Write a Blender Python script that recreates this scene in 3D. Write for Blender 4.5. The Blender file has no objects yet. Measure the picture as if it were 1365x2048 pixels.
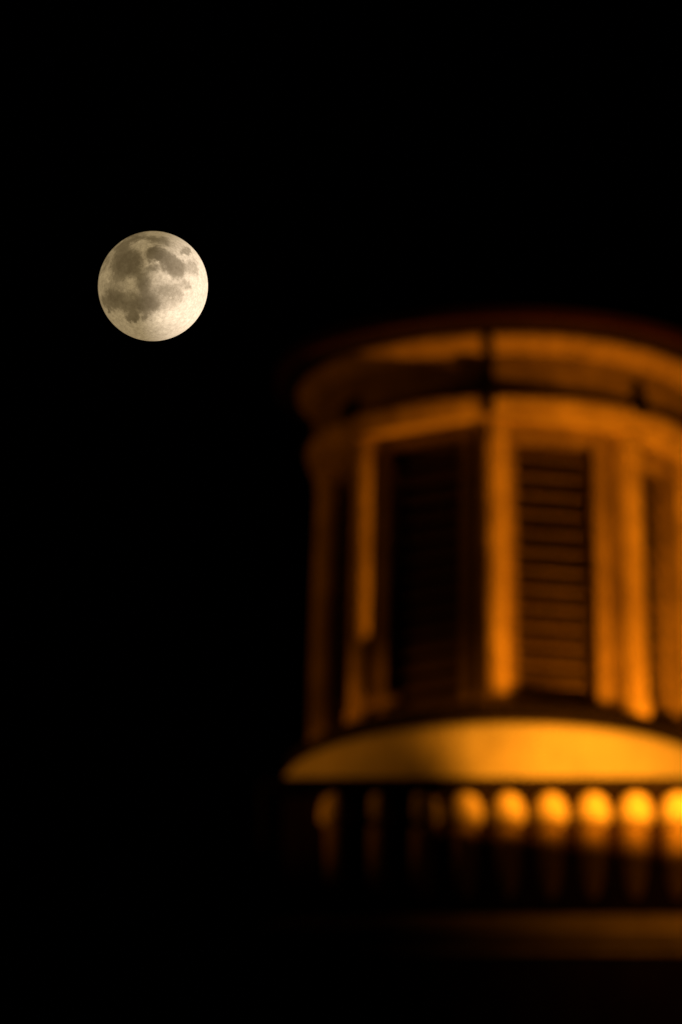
import bpy, math, random
from mathutils import Vector, Matrix
random.seed(7)
S = bpy.context.scene
C = S.collection
R = math.radians

# ------------------------------------------------------------------ camera, world, exposure
cam_d = bpy.data.cameras.new('camera')
cam_d.sensor_fit = 'VERTICAL'; cam_d.sensor_width = 24; cam_d.sensor_height = 36
cam_d.lens = 426.0
cam_d.clip_start = 0.5; cam_d.clip_end = 60000
cam = bpy.data.objects.new('camera', cam_d); C.objects.link(cam)
cam.location = (0, 0, 1.6)
PITCH = R(16.7)
cam.rotation_euler = (R(90) + PITCH, 0, 0)
cam_d.dof.use_dof = True
cam_d.dof.focus_distance = 20000
cam_d.dof.aperture_fstop = 2.95
S.camera = cam

W = bpy.data.worlds.new('World'); S.world = W; W.use_nodes = True
wn = W.node_tree.nodes; wl = W.node_tree.links
bg = wn['Background']
bg.inputs['Color'].default_value = (0.004, 0.006, 0.012, 1)
bg.inputs['Strength'].default_value = 0.004          # clear black night sky
S.view_settings.view_transform = 'Standard'
S.view_settings.look = 'None'
S.view_settings.exposure = 0; S.view_settings.gamma = 1

# ------------------------------------------------------------------ site constants
U = 0.004                                             # modelling unit of the tower: 4 mm
AX, AY, ZC = 1.312, 92.91, 29.47                      # tower axis; height of its measuring level

def P(az, r, z):                                      # azimuth from the front towards the right, radius, height: tower units
    return (r * math.sin(az) * U, -r * math.cos(az) * U, ZC + z * U)

# ------------------------------------------------------------------ lamps
SODIUM = (1.0, 0.262, 0.006)
def spot(name, loc, target, power, size, blend, radius, color):
    d = bpy.data.lights.new(name, 'SPOT')
    d.energy = power; d.spot_size = size; d.spot_blend = blend
    d.shadow_soft_size = radius; d.color = color
    o = bpy.data.objects.new(name, d); C.objects.link(o)
    o.location = loc
    o.rotation_euler = (Vector(target) - Vector(loc)).to_track_quat('-Z', 'Y').to_euler()
    return o
def site(x, f, z):                                    # tower units -> world
    return Vector((AX + x * U, AY - f * U, ZC + z * U))
FLOOD = (510, 720, -820)
FLOOD_AIM = (510 - 230, 720 - 400, -820 + 470)
spot('floodlight_lamp', site(*FLOOD), site(*FLOOD_AIM), 720, R(94), 0.25, 0.012, SODIUM)
def beam(loc, az, el):                                # az from the tower's left-pointing axis towards the back
    return Vector(loc) + 600 * Vector((-math.cos(R(az)) * math.cos(R(el)), -math.sin(R(az)) * math.cos(R(el)), math.sin(R(el))))
LOWFLOOD = (420, 1050, -698)
LOWFLOOD_AIM = tuple(beam(LOWFLOOD, 70, 0))
spot('low_floodlight_lamp', site(*LOWFLOOD), site(*LOWFLOOD_AIM), 1120, R(100), 0.2, 0.018, SODIUM)
WASH = (430, 790, -940)
WASH_AIM = (280, 470, -988)
spot('string_course_fill', site(*WASH), site(*WASH_AIM), 9, R(84), 1.0, 0.02, SODIUM)  # fill lamp added to brighten the string course
FILL = (-1300, 470, -720)
spot('left_fill_wide', site(*FILL), site(-300, 300, 320), 78, R(86), 1.0, 0.10, SODIUM)  # wide fill lamp added for the left side, no fixture

spot('left_fill_narrow', site(-1300, 600, -706), site(-275, 215, -664), 175, R(35), 0.6, 0.05, SODIUM)  # narrow fill lamp added to brighten the drum's left, no fixture

# the moon, far beyond the tower, and the sunlight that reaches it past the edge of the Earth's shadow
MOON_D, MOON_R = 20000.0, 20000.0 * math.tan(R(0.5225 / 2)) * 0.9985
F_PX = 426 / 36 * 2048
mdir = cam.rotation_euler.to_matrix() @ Vector((-376.5 / F_PX, 452 / F_PX, -1))
mdir.normalize()
MOON = Vector(cam.location) + mdir * MOON_D
mq = mdir.to_track_quat('Y', 'Z')
m_right, m_up = mq @ Vector((1, 0, 0)), mq @ Vector((0, 0, 1))
sun_loc = MOON - mdir * 3000 + m_right * 230 - m_up * 120
def moonlight(name, u, v, reach, power, color):
    spot(name, sun_loc, MOON + (m_right * u + m_up * v) * MOON_R, power, 2 * math.atan(MOON_R * reach / 3000), 1.0, 2, color)
moonlight('sunlight_through_penumbra', .0, -.0, 7, 4.9e8, (1.0, 0.765, 0.42))
moonlight('sunlight_past_shadow', 1.24, -.20, 1.66, 1.4e9, (1.0, 0.83, 0.69))

# ------------------------------------------------------------------ materials
class NT:
    def __init__(s, name):
        s.m = bpy.data.materials.new(name); s.m.use_nodes = True
        s.t = s.m.node_tree; s.n = s.t.nodes; s.l = s.t.links
        s.b = s.n['Principled BSDF']
    def new(s, kind, **kw):
        n = s.n.new(kind)
        for k, v in kw.items(): setattr(n, k, v)
        return n
    def math(s, op, a, b=None, c=None, clamp=False):
        n = s.new('ShaderNodeMath', operation=op); n.use_clamp = clamp
        for i, v in enumerate((a, b, c)):
            if v is None: continue
            if hasattr(v, 'is_linked'): s.l.new(v, n.inputs[i])
            else: n.inputs[i].default_value = v
        return n.outputs[0]

def plaster(name, col_a, col_b, rough=0.8, scale=3.0, bump=0.15, stain=0.3, spec=0.25):
    t = NT(name)
    tc = t.new('ShaderNodeTexCoord')
    n1 = t.new('ShaderNodeTexNoise'); n1.inputs['Scale'].default_value = scale; n1.inputs['Detail'].default_value = 6
    mp = t.new('ShaderNodeMapping'); mp.inputs['Scale'].default_value = (5, 5, 0.6)     # rain streaks run down
    n2 = t.new('ShaderNodeTexNoise'); n2.inputs['Scale'].default_value = 1.6; n2.inputs['Detail'].default_value = 5
    n3 = t.new('ShaderNodeTexNoise'); n3.inputs['Scale'].default_value = 60
    t.l.new(tc.outputs['Object'], n1.inputs['Vector']); t.l.new(tc.outputs['Object'], mp.inputs['Vector'])
    t.l.new(mp.outputs[0], n2.inputs['Vector']); t.l.new(tc.outputs['Object'], n3.inputs['Vector'])
    mx = t.new('ShaderNodeMix', data_type='RGBA')
    mx.inputs[6].default_value = (*col_a, 1); mx.inputs[7].default_value = (*col_b, 1)
    r = t.new('ShaderNodeMapRange'); r.inputs[1].default_value = 0.35; r.inputs[2].default_value = 0.65
    t.l.new(n1.outputs[0], r.inputs[0]); t.l.new(r.outputs[0], mx.inputs[0])
    m2 = t.new('ShaderNodeMix', data_type='RGBA', blend_type='MULTIPLY')
    r2 = t.new('ShaderNodeMapRange'); r2.inputs[1].default_value = 0.5; r2.inputs[2].default_value = 0.75
    r2.inputs[4].default_value = stain
    t.l.new(n2.outputs[0], r2.inputs[0]); t.l.new(r2.outputs[0], m2.inputs[0])
    t.l.new(mx.outputs[2], m2.inputs[6]); m2.inputs[7].default_value = (0.35, 0.3, 0.25, 1)
    t.l.new(m2.outputs[2], t.b.inputs['Base Color'])
    t.b.inputs['Roughness'].default_value = rough
    t.b.inputs['Specular IOR Level'].default_value = spec
    bp = t.new('ShaderNodeBump'); bp.inputs['Strength'].default_value = bump; bp.inputs['Distance'].default_value = 0.01
    t.l.new(n3.outputs[0], bp.inputs['Height']); t.l.new(bp.outputs[0], t.b.inputs['Normal'])
    return t.m

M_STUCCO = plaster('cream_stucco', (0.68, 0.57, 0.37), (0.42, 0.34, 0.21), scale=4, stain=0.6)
M_DRUM = plaster('grey_blue_paint', (0.46, 0.51, 0.67), (0.38, 0.43, 0.58), scale=2.5, stain=0.3)
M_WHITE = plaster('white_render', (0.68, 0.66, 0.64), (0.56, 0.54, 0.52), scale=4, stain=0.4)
M_STONE = plaster('pale_stone', (0.66, 0.60, 0.48), (0.55, 0.48, 0.36))
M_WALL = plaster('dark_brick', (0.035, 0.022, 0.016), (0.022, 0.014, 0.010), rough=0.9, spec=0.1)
M_LEAD = plaster('dark_lead', (0.016, 0.013, 0.012), (0.010, 0.009, 0.009), rough=0.75, spec=0.1)
M_EAVE = plaster('rust_red_gutter', (0.05, 0.018, 0.012), (0.04, 0.014, 0.009), rough=0.7, spec=0.1)
M_SHADESTONE = plaster('shaded_stone', (0.25, 0.20, 0.13), (0.18, 0.14, 0.09))  # corbel stems: darkened colour stands in for the shade below the caps
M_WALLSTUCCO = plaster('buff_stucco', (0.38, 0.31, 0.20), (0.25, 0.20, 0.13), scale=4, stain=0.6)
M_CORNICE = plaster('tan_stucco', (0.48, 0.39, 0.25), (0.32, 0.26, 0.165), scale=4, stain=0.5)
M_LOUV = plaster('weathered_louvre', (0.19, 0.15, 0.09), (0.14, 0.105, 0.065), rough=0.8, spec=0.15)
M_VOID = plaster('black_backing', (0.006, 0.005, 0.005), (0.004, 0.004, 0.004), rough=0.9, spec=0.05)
M_METAL = plaster('black_metal', (0.02, 0.02, 0.02), (0.015, 0.015, 0.015), rough=0.5)
M_GROUND = plaster('asphalt', (0.05, 0.05, 0.05), (0.04, 0.04, 0.04), rough=0.9, scale=0.5)

def moon_material():
    t = NT('moon_regolith')
    tc = t.new('ShaderNodeTexCoord')
    # ragged edges: distort the coordinates with two scales of noise (unit sphere object space)
    def noise(scale, detail, rough=0.55):
        n = t.new('ShaderNodeTexNoise'); n.inputs['Scale'].default_value = scale
        n.inputs['Detail'].default_value = detail; n.inputs['Roughness'].default_value = rough
        t.l.new(tc.outputs['Object'], n.inputs['Vector']); return n
    nz = noise(4.2, 6, 0.62)
    sub = t.new('ShaderNodeVectorMath', operation='SUBTRACT'); sub.inputs[1].default_value = (0.5, 0.5, 0.5)
    t.l.new(nz.outputs['Color'], sub.inputs[0])
    scl = t.new('ShaderNodeVectorMath', operation='SCALE'); scl.inputs['Scale'].default_value = 0.25
    t.l.new(sub.outputs[0], scl.inputs[0])
    add = t.new('ShaderNodeVectorMath', operation='ADD')
    t.l.new(tc.outputs['Object'], add.inputs[0]); t.l.new(scl.outputs[0], add.inputs[1])
    nz2 = noise(13, 6, 0.65)
    sub2 = t.new('ShaderNodeVectorMath', operation='SUBTRACT'); sub2.inputs[1].default_value = (0.5, 0.5, 0.5)
    t.l.new(nz2.outputs['Color'], sub2.inputs[0])
    scl2 = t.new('ShaderNodeVectorMath', operation='SCALE'); scl2.inputs['Scale'].default_value = 0.12
    t.l.new(sub2.outputs[0], scl2.inputs[0])
    add1 = add; add = t.new('ShaderNodeVectorMath', operation='ADD')
    t.l.new(add1.outputs[0], add.inputs[0]); t.l.new(scl2.outputs[0], add.inputs[1])
    flat = t.new('ShaderNodeVectorMath', operation='MULTIPLY'); flat.inputs[1].default_value = (1, 0, 1)
    t.l.new(add.outputs[0], flat.inputs[0])
    def patch(u, v, rx, ry, rot, inner, amt):
        mp = t.new('ShaderNodeMapping', vector_type='TEXTURE')
        mp.inputs['Location'].default_value = (u, 0, v)
        mp.inputs['Rotation'].default_value = (0, R(-rot), 0)
        mp.inputs['Scale'].default_value = (rx, 1, ry)
        t.l.new(flat.outputs[0], mp.inputs['Vector'])
        ln = t.new('ShaderNodeVectorMath', operation='LENGTH'); t.l.new(mp.outputs[0], ln.inputs[0])
        mr = t.new('ShaderNodeMapRange', interpolation_type='SMOOTHSTEP')
        mr.inputs[1].default_value = 2 - inner + .14; mr.inputs[2].default_value = inner - .18
        mr.inputs[3].default_value = 0; mr.inputs[4].default_value = amt
        t.l.new(ln.outputs['Value'], mr.inputs[0])
        return mr.outputs[0]
    # seas: (u, v, half width, half height, tilt, edge, darkness); u right, v up, disc radius 1
    seas = [
        (-.47, .44, .25, .27, 15, .78, 1.0), (-.60, .22, .17, .20, 0, .60, .50), (-.30, .36, .12, .12, 0, .6, .6),
        (.05, .57, .19, .14, -10, .80, .95), (.36, .37, .24, .15, -25, .75, .92), (.26, .50, .14, .12, 0, .7, .7),
        (-.02, .31, .13, .07, 10, .65, .60), (.60, .63, .10, .075, -35, .80, .55), (.70, .34, .11, .14, 20, .70, .42),
        (.58, .04, .10, .09, 0, .70, .42), (-.20, .10, .15, .15, 30, .6, .75), (-.52, .00, .14, .06, 20, .55, .25),
        (-.42, -.23, .32, .13, -6, .62, .46), (-.15, -.10, .10, .17, 12, .6, .6), (-.70, -.26, .19, .19, -30, .68, .85), (-.10, -.33, .19, .20, 20, .75, .95),
        (-.36, -.36, .24, .14, 0, .65, .75), (-.36, -.56, .12, .10, -10, .75, .85), (-.13, -.59, .08, .06, 0, .65, .6),
        (.26, -.18, .27, .21, 10, .6, .40), (.42, -.10, .12, .10, 0, .55, .25), (-.40, .82, .26, .07, 28, .55, .75),
        (-.05, .87, .26, .05, -4, .45, .40), (.10, .80, .22, .06, -12, .45, .45), (-.78, -.02, .14, .16, 0, .45, .28),
        (-.86, .40, .05, .20, -22, .5, .35), (.44, .22, .10, .12, 0, .55, .35), (.08, -.03, .3, .10, 0, .4, .28),
        (-.80, -.47, .03, .035, 0, .6, .7), (.22, .83, .10, .05, -20, .5, .35), (-.62, .68, .10, .08, 45, .5, .5),
    ]
    acc = None
    for s in seas:
        p = patch(*s)
        inv = t.math('SUBTRACT', 1.0, p)
        acc = inv if acc is None else t.math('MULTIPLY', acc, inv)
    sea = t.math('SUBTRACT', 1.0, acc, clamp=True)
    rays = [(-.81, .11, .03, .035, 0, .4, .55), (.11, .41, .05, .025, 10, .4, .5), (.01, .35, .03, .03, 0, .4, .4),
            (-.42, .08, .15, .07, 10, .4, .55), (-.30, -.47, .03, .05, 0, .4, .35), (-.11, .60, .02, .12, 0, .4, .25),
            (.45, -.55, .4, .2, 0, .3, .18), (.14, -.62, .035, .035, 0, .4, .6), (.14, -.6, .28, .10, 25, .3, .25),
            (-.86, .16, .05, .10, 0, .4, .25)]
    bright = None
    for s in rays:
        p = patch(*s)
        bright = p if bright is None else t.math('ADD', bright, p)
    fine = noise(15, 10, 0.75)
    fine2 = noise(46, 4, 0.6)
    vo = t.new('ShaderNodeTexVoronoi', feature='F1'); vo.inputs['Scale'].default_value = 9
    t.l.new(tc.outputs['Object'], vo.inputs['Vector'])
    sp = t.new('ShaderNodeSeparateColor'); t.l.new(vo.outputs['Color'], sp.inputs[0])
    rad = t.math('MULTIPLY', sp.outputs[0], 0.36)        # craters: bright rims of many sizes
    spot_ = t.math('MULTIPLY', t.math('LESS_THAN', vo.outputs['Distance'], rad), t.math('SUBTRACT', sp.outputs[1], 0.45))
    tex = t.math('ADD', t.math('MULTIPLY', t.math('SUBTRACT', fine.outputs[0], .5), 1.5), t.math('MULTIPLY', t.math('SUBTRACT', fine2.outputs[0], .5), .45))
    blot = noise(5.5, 9, 0.68)
    sea2 = t.math('MULTIPLY', sea, t.math('ADD', 0.92, t.math('ADD', t.math('MULTIPLY', t.math('SUBTRACT', blot.outputs[0], .5), 1.05), t.math('MULTIPLY', tex, 0.6))), clamp=True)
    val = t.math('SUBTRACT', t.math('ADD', t.math('ADD', 0.0, t.math('ADD', t.math('MULTIPLY', spot_, 0.36), t.math('MULTIPLY', tex, 0.95))), t.math('MULTIPLY', bright, 0.5)), sea2)
    mr = t.new('ShaderNodeMapRange'); mr.inputs[1].default_value = -1; mr.inputs[2].default_value = 0.4
    t.l.new(val, mr.inputs[0])
    cr = t.new('ShaderNodeValToRGB')
    e = cr.color_ramp.elements
    e[0].position = 0.0; e[0].color = (0.135, 0.122, 0.098, 1)
    e[1].position = 1.0; e[1].color = (0.62, 0.60, 0.56, 1)
    k = e.new(0.70); k.color = (0.42, 0.40, 0.365, 1)
    k = e.new(0.36); k.color = (0.22, 0.205, 0.175, 1)
    t.l.new(mr.outputs[0], cr.inputs[0])
    # regolith scatters light back the way it came, so the full moon's limb stays bright: a lobe without cosine falloff
    df = t.new('ShaderNodeBsdfToon', component='DIFFUSE')
    df.inputs['Size'].default_value = 0.93; df.inputs['Smooth'].default_value = 0.16
    t.l.new(cr.outputs[0], df.inputs['Color'])
    t.l.new(df.outputs[0], t.n['Material Output'].inputs['Surface'])
    t.n.remove(t.b)
    return t.m

# ------------------------------------------------------------------ mesh helpers
class MB:
    def __init__(s): s.v = []; s.f = []
    def add(s, vs, fs):
        k = len(s.v); s.v += [tuple(v) for v in vs]; s.f += [tuple(i + k for i in f) for f in fs]
    def rings(s, rings, close=True, cap=True):         # list of equal closed loops
        n = len(rings[0]); vs = [p for r in rings for p in r]; fs = []
        for i in range(len(rings) - 1):
            for j in range(n):
                a, b = i * n + j, i * n + (j + 1) % n
                fs.append((a, b, b + n, a + n))
        if cap:
            fs.append(tuple(range(n - 1, -1, -1))); fs.append(tuple((len(rings) - 1) * n + j for j in range(n)))
        s.add(vs, fs)
    def build(s, name, mat, parent=None, smooth=False, bevel=0.0):
        me = bpy.data.meshes.new(name); me.from_pydata(s.v, [], s.f); me.update()
        import bmesh
        bm = bmesh.new(); bm.from_mesh(me)
        bmesh.ops.recalc_face_normals(bm, faces=bm.faces); bm.to_mesh(me); bm.free()
        me.materials.append(mat)
        for p in me.polygons: p.use_smooth = smooth
        o = bpy.data.objects.new(name, me); C.objects.link(o)
        if parent: o.parent = parent
        if bevel:
            md = o.modifiers.new('bevel', 'BEVEL'); md.width = bevel; md.segments = 2; md.limit_method = 'ANGLE'
        return o
def thing(name, label, cat, loc=(0, 0, 0), group=None):
    o = bpy.data.objects.new(name, None); C.objects.link(o); o.location = loc
    o['label'] = label; o['category'] = cat
    if group: o['group'] = group
    return o
def lathe(mb, prof, n, az0=0.0, cap=True):             # prof: (radius, z) in tower units; n sides, a corner at az0
    mb.rings([[P(az0 + 2 * math.pi * j / n, r, z) for j in range(n)] for r, z in prof], cap=cap)
def radial_block(mb, az, prof, hw, taper=lambda z: 1.0):   # prof: closed (r,z) outline, extruded +-hw sideways
    c, s_ = math.cos(az), math.sin(az)
    def pt(r, t, z):
        k = taper(z)
        x = (r * s_ + t * c) * k; f = (r * c - t * s_) * k
        return (x * U, -f * U, ZC + z * U)
    mb.rings([[pt(r, -hw, z) for r, z in prof], [pt(r, hw, z) for r, z in prof]])
def face_box(mb, az, t0, t1, n0, n1, z0, z1, taper=lambda z: 1.0):
    c, s_ = math.cos(az), math.sin(az)
    vs = []
    for z in (z0, z1):
        k = taper(z)
        for t, n in ((t0, n0), (t1, n0), (t1, n1), (t0, n1)):
            vs.append(((n * s_ + t * c) * k * U, -(n * c - t * s_) * k * U, ZC + z * U))
    mb.add(vs, [(3, 2, 1, 0), (4, 5, 6, 7), (0, 1, 5, 4), (1, 2, 6, 5), (2, 3, 7, 6), (3, 0, 4, 7)])
def square(mb, prof, rot=0):                            # square rings: (half width, z)
    mb.rings([[(x * h * U, y * h * U, ZC + z * U) for x, y in ((-1, -1), (1, -1), (1, 1), (-1, 1))] for h, z in prof])

# ------------------------------------------------------------------ ground
g = MB(); nseg = 96
g.v = [(0, 0, 0)] + [(1500 * math.cos(2 * math.pi * i / nseg), 1500 * math.sin(2 * math.pi * i / nseg), 0) for i in range(nseg)]
g.f = [(0, 1 + i, 1 + (i + 1) % nseg) for i in range(nseg)]
go = g.build('ground', M_GROUND); go['kind'] = 'structure'

# ------------------------------------------------------------------ the tower
T = thing('cupola_tower', 'orange floodlit cupola with dark louvred openings above a glowing round ledge, blurred out of focus', 'tower', (AX, AY, 0))
ZG = -ZC / U
# square shaft
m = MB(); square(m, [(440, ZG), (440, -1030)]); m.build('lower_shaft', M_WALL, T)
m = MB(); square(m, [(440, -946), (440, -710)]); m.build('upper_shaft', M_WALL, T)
# half-round string course
m = MB(); pr = [(440, -1030), (452, -1030)]
for i in range(9):
    a = math.pi * (i / 8 - .5); pr.append((452 + 30 * math.cos(a), -991 + 27 * math.sin(a)))
pr += [(448, -950), (440, -950)]
square(m, pr); m.build('string_course', M_WHITE, T, smooth=False)
# corbels under the cornice: a bulbous painted cap over a stem with shade put into its colour
def half_oval(prof):
    m = MB(); n = 20
    m.rings([[(w * math.cos(2 * math.pi * j / n) * U, -(440 + d * math.sin(2 * math.pi * j / n)) * U, ZC + z * U) for j in range(n)] for w, z, d in prof])
    return m
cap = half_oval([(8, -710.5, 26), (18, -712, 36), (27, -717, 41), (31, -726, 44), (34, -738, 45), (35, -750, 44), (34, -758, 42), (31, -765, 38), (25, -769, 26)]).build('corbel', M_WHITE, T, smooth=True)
stem = half_oval([(23, -769.3, 18), (23, -784.0, 14), (22, -836.0, 12), (21, -866.0, 11), (18, -891.0, 10), (12, -908.0, 8), (5, -916.0, 5)]).build('stem', M_SHADESTONE, cap, smooth=True)
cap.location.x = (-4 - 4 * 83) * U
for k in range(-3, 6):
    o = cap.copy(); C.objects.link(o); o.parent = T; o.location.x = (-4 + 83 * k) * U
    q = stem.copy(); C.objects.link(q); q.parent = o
# lead cornice
m = MB(); square(m, [(440, -710.0), (482, -710.0), (487, -707.0), (488, -687.0), (486, -684.0), (440, -684.0)]); m.build('cornice', M_LEAD, T)
# round white drum
m = MB(); lathe(m, [(486, -683.5), (481, -676), (446, -590), (447, -576), (445, -566), (440, -560)], 96); m.build('drum', M_DRUM, T, smooth=True)
m = MB(); lathe(m, [(440, -559.5), (440, -532), (435, -530), (380, -527)], 64); m.build('shade_curb', M_LEAD, T)  # dark curb added to throw the lantern's foot into shade
# octagonal lantern
COLS = (-4.5, 43, 89, 134, 179, -136, -90, -51.5)
OCT = [R(-1.2 + 45 * k) for k in range(8)]
FACE = [a + R(22.5 - 5.0) for a in OCT]                # the walls sit a little askew to the columns
tp = lambda z: 1.0 - 0.045 * (z + 520) / 600.0
m = MB(); lathe(m, [(402, -529), (402, -512), (398, -506), (300, -506)], 64); m.build('plinth', M_LEAD, T)  # dark colour put in for the shade at the lantern's foot
m = MB()
HW = 84
for a in FACE:
    face_box(m, a, -HW - 40, -HW, 296, 350, -505, 80, tp); face_box(m, a, -142, -HW - 40, 296, 334, -505, 80, tp)
    face_box(m, a, HW, HW + 24, 296, 350, -505, 80, tp); face_box(m, a, HW + 24, 142, 296, 322, -505, 80, tp)
    face_box(m, a, -HW, HW, 298, 348, 52, 80, tp)
    face_box(m, a, -HW, HW, 298, 348, -505, -488, tp)
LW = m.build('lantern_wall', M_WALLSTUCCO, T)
for a in FACE:
    m = MB(); c, s_ = math.cos(a), math.sin(a)
    z = -486
    while z < 46:
        vs = []
        for n, zz in ((326, z), (322, z - 3), (300, z + 25), (304, z + 28)):
            k = tp(zz)
            for t in (-HW + .5, HW - .5):
                vs.append(((n * s_ + t * c) * k * U, -(n * c - t * s_) * k * U, ZC + zz * U))
        m.add(vs, [(0, 1, 3, 2), (2, 3, 5, 4), (4, 5, 7, 6), (6, 7, 1, 0), (0, 2, 4, 6), (1, 7, 5, 3)])
        z += 39
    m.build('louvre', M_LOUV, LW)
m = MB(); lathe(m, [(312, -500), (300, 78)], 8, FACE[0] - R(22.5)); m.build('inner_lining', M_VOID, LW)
for a in [R(q) for q in COLS]:   # three-quarter columns at the corners
    m = MB(); rings = []
    for r, z in [(34, -505), (34, -482), (31, -476), (29, -468), (29, -200), (27.5, 40), (30, 44), (30, 48), (27.5, 52), (27.5, 60), (33, 68), (33, 80)]:
        k = tp(z); ring = []
        for j in range(24):
            b = 2 * math.pi * j / 24
            x = 366 * math.sin(a) + r * math.sin(b); f = 366 * math.cos(a) + r * math.cos(b)
            ring.append((x * k * U, -f * k * U, ZC + z * U))
        rings.append(ring)
    m.rings(rings); co = m.build('column', M_STUCCO, T, smooth=True)
    side = {R(43): 0.95}.get(a)
    if side is None: continue
    for z in (-430, -335, -240, -140):                 # lead clamps on the shaft's edge
        b = a + side; kk = tp(z); m = MB()
        x = (366 * math.sin(a) + 33 * math.sin(b)) * kk; f = (366 * math.cos(a) + 33 * math.cos(b)) * kk
        m.rings([[((x + w * math.cos(t)) * U, -(f + w * math.sin(t)) * U, ZC + (z + dz) * U) for t in [i * math.pi / 5 for i in range(10)]] for w, dz in ((4, -18), (11, -13), (11, 13), (4, 18))])
        m.build('clamp', M_LEAD, co)
m = MB(); lathe(m, [(330, 81), (386, 81), (388, 88), (397, 112), (398, 120), (330, 121)], 96); m.build('architrave', M_STUCCO, T)
m = MB(); lathe(m, [(330, 121.5), (384, 121.5), (384, 212), (330, 212)], 96); m.build('frieze', M_WALLSTUCCO, T)  # darker stucco stands in for the architrave's shade
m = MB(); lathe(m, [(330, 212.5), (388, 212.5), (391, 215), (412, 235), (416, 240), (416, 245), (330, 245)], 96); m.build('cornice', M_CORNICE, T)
m = MB(); lathe(m, [(340, 245.5), (404, 245.5), (400, 251.5), (340, 251.5)], 96); m.build('neck', M_LEAD, T)
for q in COLS:                                         # dark lead bosses on the entablature beside each column
    a = R(q - .8); m = MB()
    radial_block(m, a, [(370, 108), (400, 112), (410, 124), (408, 146), (396, 158), (370, 164)], 15)
    m.build('boss', M_LEAD, T, bevel=0.02)
m = MB(); radial_block(m, R(-5.2), [(370, 86), (396, 86), (409, 114), (410, 126), (390, 140), (390, 205), (396, 210), (420, 236), (421, 244), (370, 244)], 10)
m.build('notch_strip', M_LEAD, T)                            # dark strip forming a notch beside the front column
m = MB(); lathe(m, [(340, 252), (420, 252), (448, 257), (448, 262), (340, 262)], 96); m.build('soffit', M_LEAD, T)
m = MB(); lathe(m, [(448.5, 258), (455, 258), (459, 264), (459, 284), (455, 293), (448.5, 294)], 96); m.build('eave_gutter', M_EAVE, T)
m = MB(); lathe(m, [(439, 292), (300, 330), (120, 368), (10, 380)], 64); m.build('roof', M_LEAD, T)

# ------------------------------------------------------------------ floodlight on a bracket at the tower's corner
def floodlight(FLOOD, FLOOD_AIM, zarm, label, size=1.0):
    t = thing('floodlight', label, 'floodlight', site(*FLOOD), 'floodlights on arms at the tower corner')
    aim = (site(*FLOOD_AIM) - site(*FLOOD)).normalized()
    q = aim.to_track_quat('Y', 'Z').to_matrix().to_4x4()
    def tr(ps): return [tuple((q @ Vector(p))) for p in ps]
    m = MB()
    m.rings([tr([(x * w * size, y * size, z * h * size) for x, z in ((-1, -1), (1, -1), (1, 1), (-1, 1))]) for w, h, y in ((.09, .07, -.30), (.12, .09, -.24), (.18, .14, -.08), (.18, .14, -.06), (.16, .12, -.06), (.14, .1, -.10))])
    m.build('housing', M_METAL, t)
    tip = Vector((0, 0, -.02)) - aim * .2 * size
    base = site(440, 440, zarm) - site(*FLOOD)
    d = (tip - base); q2 = d.to_track_quat('Z', 'Y').to_matrix()
    m = MB(); m.rings([[tuple(base + q2 @ Vector((.025 * math.cos(a * math.pi / 5), .025 * math.sin(a * math.pi / 5), h))) for a in range(10)] for h in (0, d.length)])
    m.build('arm', M_METAL, t)
    return t
fl_up = floodlight(FLOOD, FLOOD_AIM, -800, 'black floodlight tilted up on the shorter arm at the tower corner')
fl_ = floodlight(LOWFLOOD, LOWFLOOD_AIM, -850, 'black floodlight held level on the longer arm at the tower corner')

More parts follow.
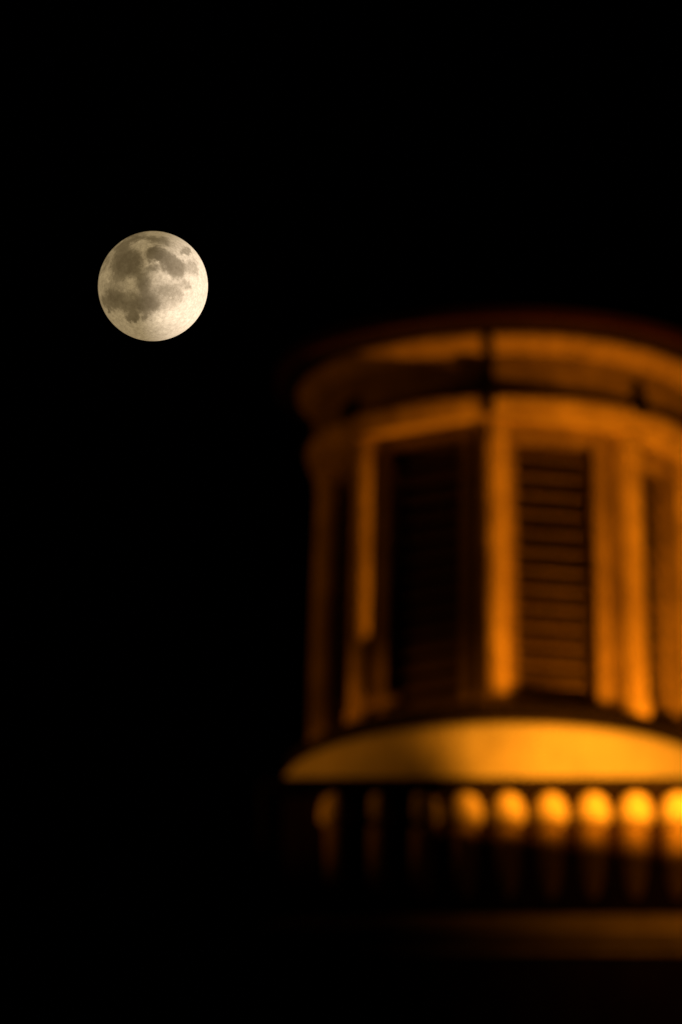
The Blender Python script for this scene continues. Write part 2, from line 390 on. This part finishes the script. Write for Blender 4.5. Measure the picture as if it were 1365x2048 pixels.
floodlight(WASH, WASH_AIM, -980, 'added unseen floodlight to brighten the ledge, small and black, tipped down, lowest of the three', .45)
m = MB(); top = []                                      # shield under the upper floodlight: its beam clears the added curb
for az in range(0, 109, 6):
    c, s_ = -math.cos(R(az)), -math.sin(R(az))
    bq = FLOOD[0] * c + FLOOD[1] * s_; cq = FLOOD[0] ** 2 + FLOOD[1] ** 2 - 446 ** 2
    dist = -bq - math.sqrt(max(bq * bq - cq, 0.0))
    top.append((c * .30, -s_ * .30, .30 * (-540 - FLOOD[2]) / dist))
lo = [(x, y, -.25) for x, y, z in top]
top2 = [(x * 1.02, y * 1.02, z * 1.02) for x, y, z in top]; lo2 = [(x, y, -.25) for x, y, z in top2]
m.rings([list(q) for q in zip(top, top2, lo2, lo)]); m.build('barn_door', M_METAL, fl_up)
# four flaps round the low floodlight frame its beam: under, over, left and right
def flap(edge, far):
    m = MB()
    e2 = [tuple(q * 1.02 for q in p) for p in edge]; f2 = [tuple(q * 1.02 for q in p) for p in far]
    m.rings([list(q) for q in zip(edge, e2, f2, far)]); m.build('barn_door', M_METAL, fl_)
lower, upper = [], []
for az in range(40, 111, 5):
    c, s_ = math.cos(R(az)), math.sin(R(az))
    lower.append((-c * .30, s_ * .30, (.129 * c - .205 * s_) * .30))
    bq = -LOWFLOOD[0] * c - LOWFLOOD[1] * s_; cq = LOWFLOOD[0] ** 2 + LOWFLOOD[1] ** 2 - 446 ** 2
    upper.append((-c * .30, s_ * .30, .30 * (-545 - LOWFLOOD[2]) / (-bq - math.sqrt(max(bq * bq - cq, 0.0)))))
flap(lower, [(x, y, -.36) for x, y, z in lower])
flap(upper, [(x, y, .40) for x, y, z in upper])
for a0, a1 in ((48.2, 5), (98, 140)):
    flap([(-.306 * math.cos(R(a0)), .306 * math.sin(R(a0)), z) for z in (-.36, .40)], [(-.31 * math.cos(R(a1)), .31 * math.sin(R(a1)), z) for z in (-.36, .40)])

# ------------------------------------------------------------------ the moon
import bmesh
me = bpy.data.meshes.new('moon'); bm = bmesh.new()
bmesh.ops.create_uvsphere(bm, u_segments=128, v_segments=64, radius=1.0); bm.to_mesh(me); bm.free()
for p in me.polygons: p.use_smooth = True
mo = bpy.data.objects.new('moon', me); C.objects.link(mo)
mo.location = MOON; mo.scale = (MOON_R,) * 3; mo.rotation_euler = mq.to_euler()
me.materials.append(moon_material())
mo['label'] = 'full pale yellow moon with grey seas, sharp in the black sky beside the tower'; mo['category'] = 'moon'
